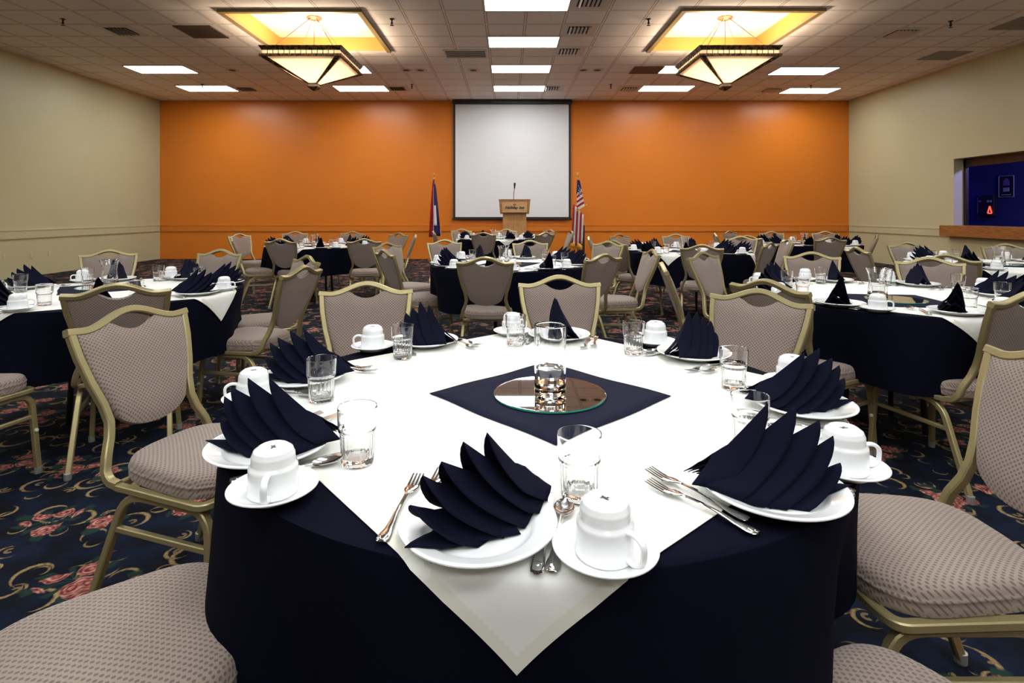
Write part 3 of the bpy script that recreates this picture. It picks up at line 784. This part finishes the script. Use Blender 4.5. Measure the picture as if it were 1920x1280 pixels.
def make_table(key):
    cx, cy, a0, ac, at_, nm = TABLES[key]; seed = int(key[1]) * 1.7
    t = thing('round_table', 'round folding banquet table under the cloths of the ' + nm, 'table', (cx, cy, 0), 0, 'round banquet tables')
    MB().lathe([(0, .728), (R - .012, .728), (R - .006, .734), (R - .006, .748), (R - .012, .754), (0, .754)], 64).build('tabletop', M['darkwood'], t)
    for q in range(4):
        a = pi / 4 + q * pi / 2
        MB().sweep([(.16 * cos(a), .16 * sin(a), .73), (.2 * cos(a), .2 * sin(a), 0)], .03, .03, (-sin(a), cos(a), 0), True).build('leg', M['blackm'], t)
    # navy cloth
    n = 160; drop = .36; rings = []
    for r in (.02, .3, .55, R - .02): rings.append([(r * cos(2 * pi * i / n), r * sin(2 * pi * i / n), TOPZ) for i in range(n)])
    for s in (0.0, .006, .014, .03, .05, .09, .14, .2, .26, .31, .36):
        rr = []
        for i in range(n):
            th = 2 * pi * i / n; r = skirt(th, s, seed)
            z = TOPZ - (0 if s == 0 else .002 if s == .006 else s - .004)
            rr.append((r * cos(th), r * sin(th), z))
        rings.append(rr)
    m = MB(); m.loft(rings, True, False); m.add([(p[0], p[1], p[2]) for p in rings[0]], [tuple(range(n))])
    o = m.build('tablecloth', M['navy'], None, angle=80); o.location = (cx, cy, 0)
    tag(o, 'navy round tablecloth hanging in folds on the ' + nm, 'tablecloth', 'navy tablecloths')
    # ivory overlay square, corners hanging
    hs = (.885 if key == 'T1' else .90 if key in ('T2', 'T3') else .86) / sqrt(2); ca = radians(ac + 45)
    def mp(x, y, lift):
        X, Y = x * cos(ca) - y * sin(ca), x * sin(ca) + y * cos(ca)
        r = hypot(X, Y); th = atan2(Y, X)
        if r <= R - .004: return (X, Y, TOPZ + .0022 + lift)
        s = r - R + .004; q = skirt(th, s, seed) + .007 + lift
        rr = R - .004 + (q - R + .004) * min(1, s / .012)
        return (rr * cos(th), rr * sin(th), TOPZ + .0022 + lift - max(0, s - .006) - min(s, .012) * .1)
    o = MB().grid(lambda u, v: mp((2 * u - 1) * hs, (2 * v - 1) * hs, 0), 84, 84).build('table_overlay', M['linen'], None, angle=80); o.location = (cx, cy, 0)
    tag(o, 'ivory square overlay cloth with hanging corners on the ' + nm, 'table overlay', 'ivory overlays')
    m = MB(); wd = .02
    for k in range(4):
        c_, s_ = cos(k * pi / 2), sin(k * pi / 2)
        def hm(u, v):
            x, y = (2 * u - 1) * hs, hs - wd * v
            return mp(x * c_ - y * s_, x * s_ + y * c_, .0009)
        m.grid(hm, 84, 1)
    m.build('hem', M['hem'], o, angle=80)
    # navy topper, mirror, vase
    hp = .225; ta = radians(at_ + 45)
    off = {'T1': (.04, -.02), 'T2': (-.15, .15), 'T3': (-.08, -.22)}.get(key, (0, 0))
    o = MB().grid(lambda u, v: ((2 * u - 1) * hp + .003 * sin(9 * v), (2 * v - 1) * hp + .003 * sin(8 * u), .0005 * sin(14 * u) * sin(11 * v)), 12, 12).build('table_topper', M['navy2'], None, solid=.0012, offset=1)
    o.location = (cx + off[0], cy + off[1], TOPZ + .0042); o.rotation_euler = (0, 0, ta - pi / 4 + pi / 4)
    tag(o, 'small navy square topper cloth at the centre of the ' + nm, 'table topper', 'navy topper squares')
    zt = TOPZ + .0062
    o = thing('round_mirror', 'round mirror base lying on the navy topper of the ' + nm, 'mirror', (cx + off[0], cy + off[1], zt), 0, 'round table mirrors')
    MB().lathe([(0, .0055), (.143, .0055), (.146, .005), (.146, .0052), (0, .0052)], 64).build('mirror_face', M['mirror'], o)
    MB().lathe([(.0, .0004), (.1455, .0004), (.147, .0015), (.147, .0045), (.146, .0052), (.0, .0051)], 64).build('glass_edge', M['medge'], o)
    zv = zt + .0057
    if key == 'T1':
        o = thing('cylinder_vase', 'tall clear glass cylinder vase holding water on the round mirror', 'vase', (cx + off[0] - .0, cy + off[1] - .015, zv))
        pr = [(.0, 0), (.036, 0), (.040, .003), (.041, .01), (.041, .178), (.0395, .181), (.038, .178), (.038, .03), (.034, .02), (.0, .016)]
        MB().lathe(pr, 48).build('glass_body', M['glass'], o)
        MB().lathe([(0, .0165), (.034, .0205), (.0378, .0305), (.0378, .07), (0, .07)], 48).build('water', M['water'], o)
    else:
        vo = {'T2': (-.06, .12), 'T3': (-.10, -.04)}.get(key, (-.06, -.03))
        o = thing('flared_vase', 'clear glass flared carafe vase standing on the ' + nm, 'vase', (cx + off[0] * .6 + vo[0], cy + off[1] * .6 + vo[1], zv if hypot(vo[0] - .4 * off[0], vo[1] - .4 * off[1]) < .1 else TOPZ + .0065), 0, 'flared glass vases')
        pr = [(.0, 0), (.046, 0), (.049, .004), (.048, .03), (.042, .075), (.041, .10), (.046, .135), (.058, .165), (.056, .167), (.043, .135), (.038, .10), (.039, .075), (.044, .03), (.04, .018), (0, .014)]
        MB().lathe(pr, 40).build('glass_body', M['glass'], o)
    # settings
    return (cx, cy, a0, nm)

# ------------------------------------------------------------------ tableware
def plate_z(r):
    return interp([(0, .0045), (.074, .0045), (.083, .0095), (.112, .0185), (.118, .0205)], r) if r < .118 else .0215
def make_plate():
    o = MB().lathe([(0, .002), (.062, .002), (.064, 0), (.070, 0), (.074, .003), (.095, .0105), (.115, .0165), (.1185, .019), (.1185, .021), (.116, .0222), (.112, .0212), (.098, .0165), (.086, .0125), (.081, .0088), (.077, .0058), (.070, .005), (0, .005)], 64).build('dinner_plate', M['china'], None, angle=50)
    return tag(o, 'x', 'plate')
def make_saucer():
    o = MB().lathe([(0, .002), (.038, .002), (.039, 0), (.044, 0), (.048, .004), (.068, .0135), (.0735, .0165), (.0735, .0182), (.071, .019), (.066, .0165), (.05, .0095), (.044, .0062), (.040, .0058), (.036, .005), (0, .005)], 56).build('saucer', M['china'], None, angle=50)
    return tag(o, 'x', 'saucer')
def make_cup():
    root = thing('coffee_cup', 'x', 'cup')
    # upside down: rim below, foot on top
    MB().lathe([(.030, .002), (.0385, 0), (.0408, .001), (.0415, .003), (.0405, .012), (.0402, .025), (.0400, .043), (.0393, .0465), (.0360, .049), (.0357, .052), (.0350, .064), (.0315, .0725), (.0245, .0775), (.0225, .0785), (.0205, .0775), (.019, .0762), (0, .0758)], 48).build('cup_body', M['china'], root, angle=60)
    h = fillet([(.036, 0, .044), (.052, 0, .047), (.066, 0, .038), (.064, 0, .012), (.05, 0, .006), (.038, 0, .010)], .014, 4)
    MB().sweep(h, .0075, .011, (0, 1, 0), True, n=10).build('handle', M['china'], root)
    m = MB()
    for k, (x, y, w, d) in enumerate(((-.003, .001, .004, .0012), (.002, .002, .0016, .003), (.0, -.002, .005, .0009), (-.004, -.003, .0012, .0022), (.005, -.001, .0022, .0012))):
        m.box(x - w, x + w, y - d, y + d, .0757, .0763)
    m.build('backstamp', M['mark'], root)
    return root
def make_glass():
    nf = 20
    def rf(a, z, r):
        if r > .03 and .006 < z < .058: return -.0011 * (.5 + .5 * cos(nf * a))
        return 0
    pr = [(0, .002), (.022, .001), (.0295, 0), (.0305, .003), (.0308, .007), (.0318, .03), (.0328, .056), (.0335, .060), (.0358, .064), (.0362, .068), (.0375, .106), (.0372, .108), (.0362, .1075), (.0346, .068), (.0312, .060), (.0295, .03), (.028, .014), (.02, .011), (0, .0105)]
    o = MB().lathe(pr, 80, rf=rf).build('water_glass', M['glass'], None, angle=60)
    return tag(o, 'x', 'glass')
def strip(m, prof, th, zf):
    """flat bar along +y: prof = (y, halfwidth), zf(y) the lower height"""
    rings = []
    for y, w in prof:
        z = zf(y); rings.append([(-w, y, z + th * .3), (-w * .6, y, z), (w * .6, y, z), (w, y, z + th * .3), (w * .7, y, z + th), (-w * .7, y, z + th)])
    m.loft(rings)
def hz(y): return .0012 + .006 * max(0, 1 - ((y + .0) / .06) ** 2) if abs(y) < .06 else .0012
HANDLE = [(-.098, .004), (-.096, .0085), (-.09, .0105), (-.078, .0098), (-.062, .0068), (-.03, .0042), (.0, .0032), (.022, .003), (.032, .0036)]
def make_fork():
    m = MB(); strip(m, HANDLE + [(.042, .0095), (.052, .0115), (.062, .0115)], .0022, lambda y: .0012 + .007 * max(0, 1 - ((y - .01) / .07) ** 2) if abs(y - .01) < .07 else .0012)
    for k in range(4):
        x = (k - 1.5) * .0061
        rings = []
        for y, w in ((.060, .0019), (.08, .0017), (.10, .0011)):
            z = .0018 + .006 * ((y - .06) / .04) ** 1.3
            rings.append([(x - w, y, z), (x + w, y, z), (x + w, y, z + .0019), (x - w, y, z + .0019)])
        m.loft(rings)
    m.lathe([(.0, .0034), (.007, .0034), (.006, .0044), (.003, .0046), (0, .0049)], 14, (0, -.087))
    return tag(m.build('dinner_fork', M['steel'], None, angle=50), 'x', 'fork')
def make_knife():
    m = MB(); strip(m, [(-.105, .004), (-.103, .0085), (-.094, .0098), (-.07, .0085), (-.03, .0062), (.0, .0058), (.01, .006)], .005, lambda y: .0008)
    rings = []
    for y, a, b in ((.008, -.006, .006), (.02, -.0095, .006), (.06, -.0105, .006), (.09, -.0095, .0055), (.105, -.004, .004), (.11, .0, .002)):
        rings.append([(a, y, .0020), (b, y, .0016), (b, y, .0036), (a, y, .0026)])
    m.loft(rings)
    m.lathe([(.0, .0054), (.0065, .0054), (.0055, .0064), (.003, .0066), (0, .0069)], 14, (0, -.09))
    return tag(m.build('dinner_knife', M['steel'], None, angle=50), 'x', 'knife')
def make_spoon():
    m = MB(); strip(m, HANDLE, .0022, lambda y: .0012 + .007 * max(0, 1 - ((y - .01) / .07) ** 2) if abs(y - .01) < .07 else .0012)
    def bowl(top):
        def fn(u, v):
            a = 2 * pi * u; x = .0165 * cos(a) * v; y = .058 + .027 * sin(a) * v
            return (x, y, .0012 + .0058 * v * v + (.0014 if top else 0))
        return fn
    m.grid(bowl(0), 24, 5, closeu=True); m.grid(bowl(1), 24, 5, closeu=True)
    e0 = [bowl(0)(i / 24, 1) for i in range(24)]; e1 = [bowl(1)(i / 24, 1) for i in range(24)]
    m.loft([e0, e1], True, False)
    m.lathe([(.0, .0034), (.007, .0034), (.006, .0044), (.003, .0046), (0, .0049)], 14, (0, -.087))
    return tag(m.build('teaspoon', M['steel'], None, angle=50), 'x', 'spoon')
def make_napkin(var):
    """nested tent-like blades that start at a low nose (+x) and end in raised points to the rear"""
    rd = random.Random(var); m = MB(); nb = 5
    xr = [-.020, -.058, -.090, -.112, -.124]; zr = [.138, .142, .122, .092, .050]
    wr = [.040, .050, .056, .056, .050]; rc = [.100, .112, .112, .096, .070]
    sg = rd.choice((-1, 1))
    def base(x, y):
        return .0015 + plate_z(hypot(x + .02, y))
    for i in range(nb):
        xn, zn, wn = .122 - .007 * i, .012 + .001 * i, .024 - .001 * i
        X, Z, W_ = xr[i] + rd.uniform(-.005, .005), zr[i] * rd.uniform(.95, 1.04), wr[i] * rd.uniform(.95, 1.05)
        dy = sg * (i - 1.5) * .010 + rd.uniform(-.004, .004)
        def fn(u, v):
            vv = 2 * v - 1; av = abs(vv)
            u0 = (.30 if i == 0 else .16) * (1 - av)
            us = u0 + (1 - u0) * u
            xe = X + rc[i] * av ** 1.9
            x = xn + (xe - xn) * us
            ridge = zn + (Z - zn) * (us ** 1.12)
            prof = 1 - av ** 1.08
            w = wn + (W_ - wn) * us ** .8
            y = math.copysign(av ** .9, vv) * w * (1 + .35 * sin(pi * us) * av * (1 - av)) + dy * us * (1 - .5 * av)
            return (x, y, base(x, y) + .0008 * (4 - i) + ridge * prof)
        m.grid(fn, 14, 20)
    tip = (-.145, sg * .012)
    def flap(u, v):
        x = .01 + (tip[0] - .01) * u; y = tip[1] * u + (2 * v - 1) * .060 * (1 - u) ** .9
        return (x, y, base(x, y) + .001 + .022 * (1 - u) * (1 - (2 * v - 1) ** 2) + .004 * sin(pi * u))
    m.grid(flap, 10, 10)
    o = m.build('folded_napkin', M['napkin'], None, angle=70, solid=.0013, offset=0)
    return tag(o, 'x', 'napkin')

P = dict(plate=make_plate(), saucer=make_saucer(), cup=make_cup(), glass=make_glass(), fork=make_fork(), knife=make_knife(), spoon=make_spoon())
NAP = [make_napkin(k) for k in (3, 11, 25)]

POS = {0: 'on counter side', 45: 'in counter-lectern quarter', 90: 'on lectern side', 135: 'in lectern-outlet quarter',
       180: 'on outlet side', 225: 'in outlet-camera quarter', 270: 'on camera side', 315: 'in camera-counter quarter'}
def bucket(a): return (round((a % 360) / 45) % 8) * 45
CUT = ('T1', 'T2', 'T3', 'T4')
# nose direction of each napkin on the big table, cup handle directions
NOSE1 = {260: 46, 305: 178, 349: 172, 34: 225, 79: 285, 124: 318, 171: 12, 214: 8}
HAND1 = {260: -50, 305: 0, 349: 20, 34: 90, 79: 30, 124: 190, 171: 200, 214: -80}
SEATS1 = [260, 305, 349, 34, 79, 124, 171, 214]
def settings(key):
    cx, cy, a0, _, _, nm = TABLES[key]
    seats = SEATS1 if key == 'T1' else [a0 + 45 * k for k in range(8)]
    rd = random.Random(key)
    for i, a in enumerate(seats):
        ar = radians(a); o_ = Vector((cos(ar), sin(ar))); c_ = -o_; r_ = Vector((c_.y, -c_.x))
        ring = .66 if key == 'T1' else .625
        ctr = Vector((cx, cy)) + o_ * ring
        ps = POS[bucket(a)]
        fz = atan2(c_.y, c_.x) - pi / 2       # local +y toward the table centre
        j = (lambda s: rd.uniform(-s, s)) if key != 'T1' else (lambda s: 0)
        def at(right, fwd): return ctr + r_ * (right + j(.008)) + c_ * (fwd + j(.008))
        z = TOPZ + .0045
        dup(P['plate'], (*at(0, 0), z), rd.uniform(0, 6), 'round white dinner plate %s of the %s' % (ps, nm), 'white dinner plates')
        nose = radians(NOSE1[a]) if key == 'T1' else atan2(c_.y, c_.x) + rd.uniform(-.6, .6)
        q = at(0, 0) + Vector((cos(nose), sin(nose))) * .02
        dup(NAP[(i + int(key[1])) % 3], (*q, z + .0003), nose, 'navy fan-folded napkin %s of the %s' % (ps, nm), 'navy fan napkins')
        q = at(.188, -.03)
        dup(P['saucer'], (*q, z), 0, 'small white saucer %s of the %s' % (ps, nm), 'white saucers')
        h = radians(HAND1[a]) if key == 'T1' else rd.uniform(0, 6.28)
        dup(P['cup'], (*q, z + .0058), h, 'white upturned coffee cup %s of the %s' % (ps, nm), 'upturned coffee cups')
        dup(P['glass'], (*at(.145, .13), z), rd.uniform(0, 6), 'clear fluted water glass %s of the %s' % (ps, nm), 'water glasses')
        if key in CUT:
            e = rd.uniform(-.06, .06)
            dup(P['fork'], (*at(-.137, .045), z), fz + .03 + e, 'outer steel fork %s of the %s' % (ps, nm), 'steel forks')
            dup(P['fork'], (*at(-.108, .075), z), fz - .04 + e, 'inner steel fork nearer plate %s of the %s' % (ps, nm), 'steel forks')
            dup(P['knife'], (*at(.098, .015 if key != 'T1' else .02), z), fz - .02 + e, 'steel dinner knife %s of the %s' % (ps, nm), 'steel knives')
            dup(P['spoon'], (*at(.121, .02), z), fz - .06 + e, 'steel teaspoon near saucer %s of the %s' % (ps, nm), 'steel teaspoons')
for k in TABLES:
    make_table(k); settings(k)
for o in list(P.values()) + NAP: purge(o)

# ------------------------------------------------------------------ chairs: position of the top rail's middle, facing angle, table
CH = [
 (-1.32, 1.96, -19, 'T1', 180), (-.67, 2.66, -80, 'T1', 135), (.27, 2.93, -87, 'T1', 90), (1.08, 2.40, -136, 'T1', 45), (1.34, 1.34, 180, 'T1', 0),
 (-1.024, .80, 32, 'T1', 225), (.81, .46, 125, 'T1', 315),
 (-1.82, 2.61, 116, 'T2', 315), (-2.56, 2.15, 78, 'T2', 270), (-1.27, 3.47, 168, 'T2', 0), (-1.55, 4.32, 224, 'T2', 45), (-2.59, 5.05, -97, 'T2', 90), (-3.56, 5.0, -55, 'T2', 135),
 (1.28, 2.76, 30, 'T3', 225), (2.2, 2.36, 105, 'T3', 270), (1.03, 3.72, -10, 'T3', 180), (1.64, 4.71, -53, 'T3', 135), (2.55, 4.70, -110, 'T3', 90), (3.13, 4.16, -116, 'T3', 45),
 (-.17, 4.18, 88, 'T4', 270), (-.78, 6.9, -76, 'T4', 135), (.27, 6.75, -87, 'T4', 90), (.77, 4.49, 129, 'T4', 315), (1.30, 5.05, 184, 'T4', 0), (-1.10, 5.0, 34, 'T4', 225), (-1.34, 6.19, -35, 'T4', 180), (1.17, 6.51, -135, 'T4', 45),
 (-2.89, 7.12, 82, 'T5', 270), (-1.83, 7.14, 100, 'T5', 315), (-1.79, 9.2, -125, 'T5', 45), (-1.41, 8.53, 192, 'T5', 0), (-3.78, 9.95, -72, 'T5', 135), (-2.76, 9.95, -95, 'T5', 90), (-3.69, 7.5, 25, 'T5', 225), (-4.32, 9.0, -25, 'T5', 180),
 (-.41, 9.45, 85, 'T6', 270), (-.95, 11.5, -85, 'T6', 135), (-.03, 11.4, -92, 'T6', 90), (-1.34, 10.1, 15, 'T6', 180), (.63, 9.45, 130, 'T6', 315), (.84, 11.2, -150, 'T6', 45), (1.17, 10.3, 186, 'T6', 0),
 (2.01, 5.8, 75, 'T7', 270), (2.95, 6.3, 135, 'T7', 315), (2.62, 8.75, -92, 'T7', 90), (3.31, 7.94, -118, 'T7', 45), (3.5, 7.0, 172, 'T7', 0), (1.73, 8.7, -55, 'T7', 135), (1.137, 7.8, -12, 'T7', 180), (1.276, 6.7, 30, 'T7', 225),
 (4.38, 7.60, 88, 'T8', 270), (4.67, 9.92, -92, 'T8', 90), (5.67, 10.0, -115, 'T8', 45), (3.52, 8.2, 36, 'T8', 225), (4.08, 10.3, -55, 'T8', 135), (3.37, 9.1, -12, 'T8', 180), (5.6, 8.5, 152, 'T8', 0),
 (3.37, 5.40, -5, 'T9', 180), (4.51, 6.33, -92, 'T9', 90), (3.47, 4.42, 35, 'T9', 225), (5.33, 6.0, -108, 'T9', 45),
]
for (x, y, a, tk, bk) in CH:
    f = Vector((cos(radians(a)), sin(radians(a)))); p = Vector((x, y)) + f * .365
    rear = f.dot(Vector((x, y)).normalized()) > .25
    dup(chair0, (p.x, p.y, 0), radians(a) - pi / 2, 'taupe dotted banquet chair, %s, %s of the %s' % ('back turned' if rear else 'front showing', POS[bk], TABLES[tk][5]), 'banquet chairs')
purge(chair0)

# ------------------------------------------------------------------ camera, world, view
cd = bpy.data.cameras.new('camera'); co_ = bpy.data.objects.new('camera', cd); COL.objects.link(co_)
co_.location = (0, 0, 1.24); co_.rotation_euler = (pi / 2, 0, 0)
cd.sensor_width = 36; cd.lens = 36 * 1050 / 1920; cd.shift_x = 8 / 1920; cd.shift_y = -241 / 1920; cd.clip_start = .02
S.camera = co_
w = bpy.data.worlds.new('world'); S.world = w; w.use_nodes = True
w.node_tree.nodes['Background'].inputs[0].default_value = (.02, .02, .025, 1)
S.view_settings.view_transform = 'Standard'; S.view_settings.look = 'None'; S.view_settings.gamma = 1; S.view_settings.use_curve_mapping = False
S.view_settings.exposure = 0.0
S.cycles.use_denoising = True
S.cycles.max_bounces = 12; S.cycles.transmission_bounces = 10; S.cycles.transparent_max_bounces = 8
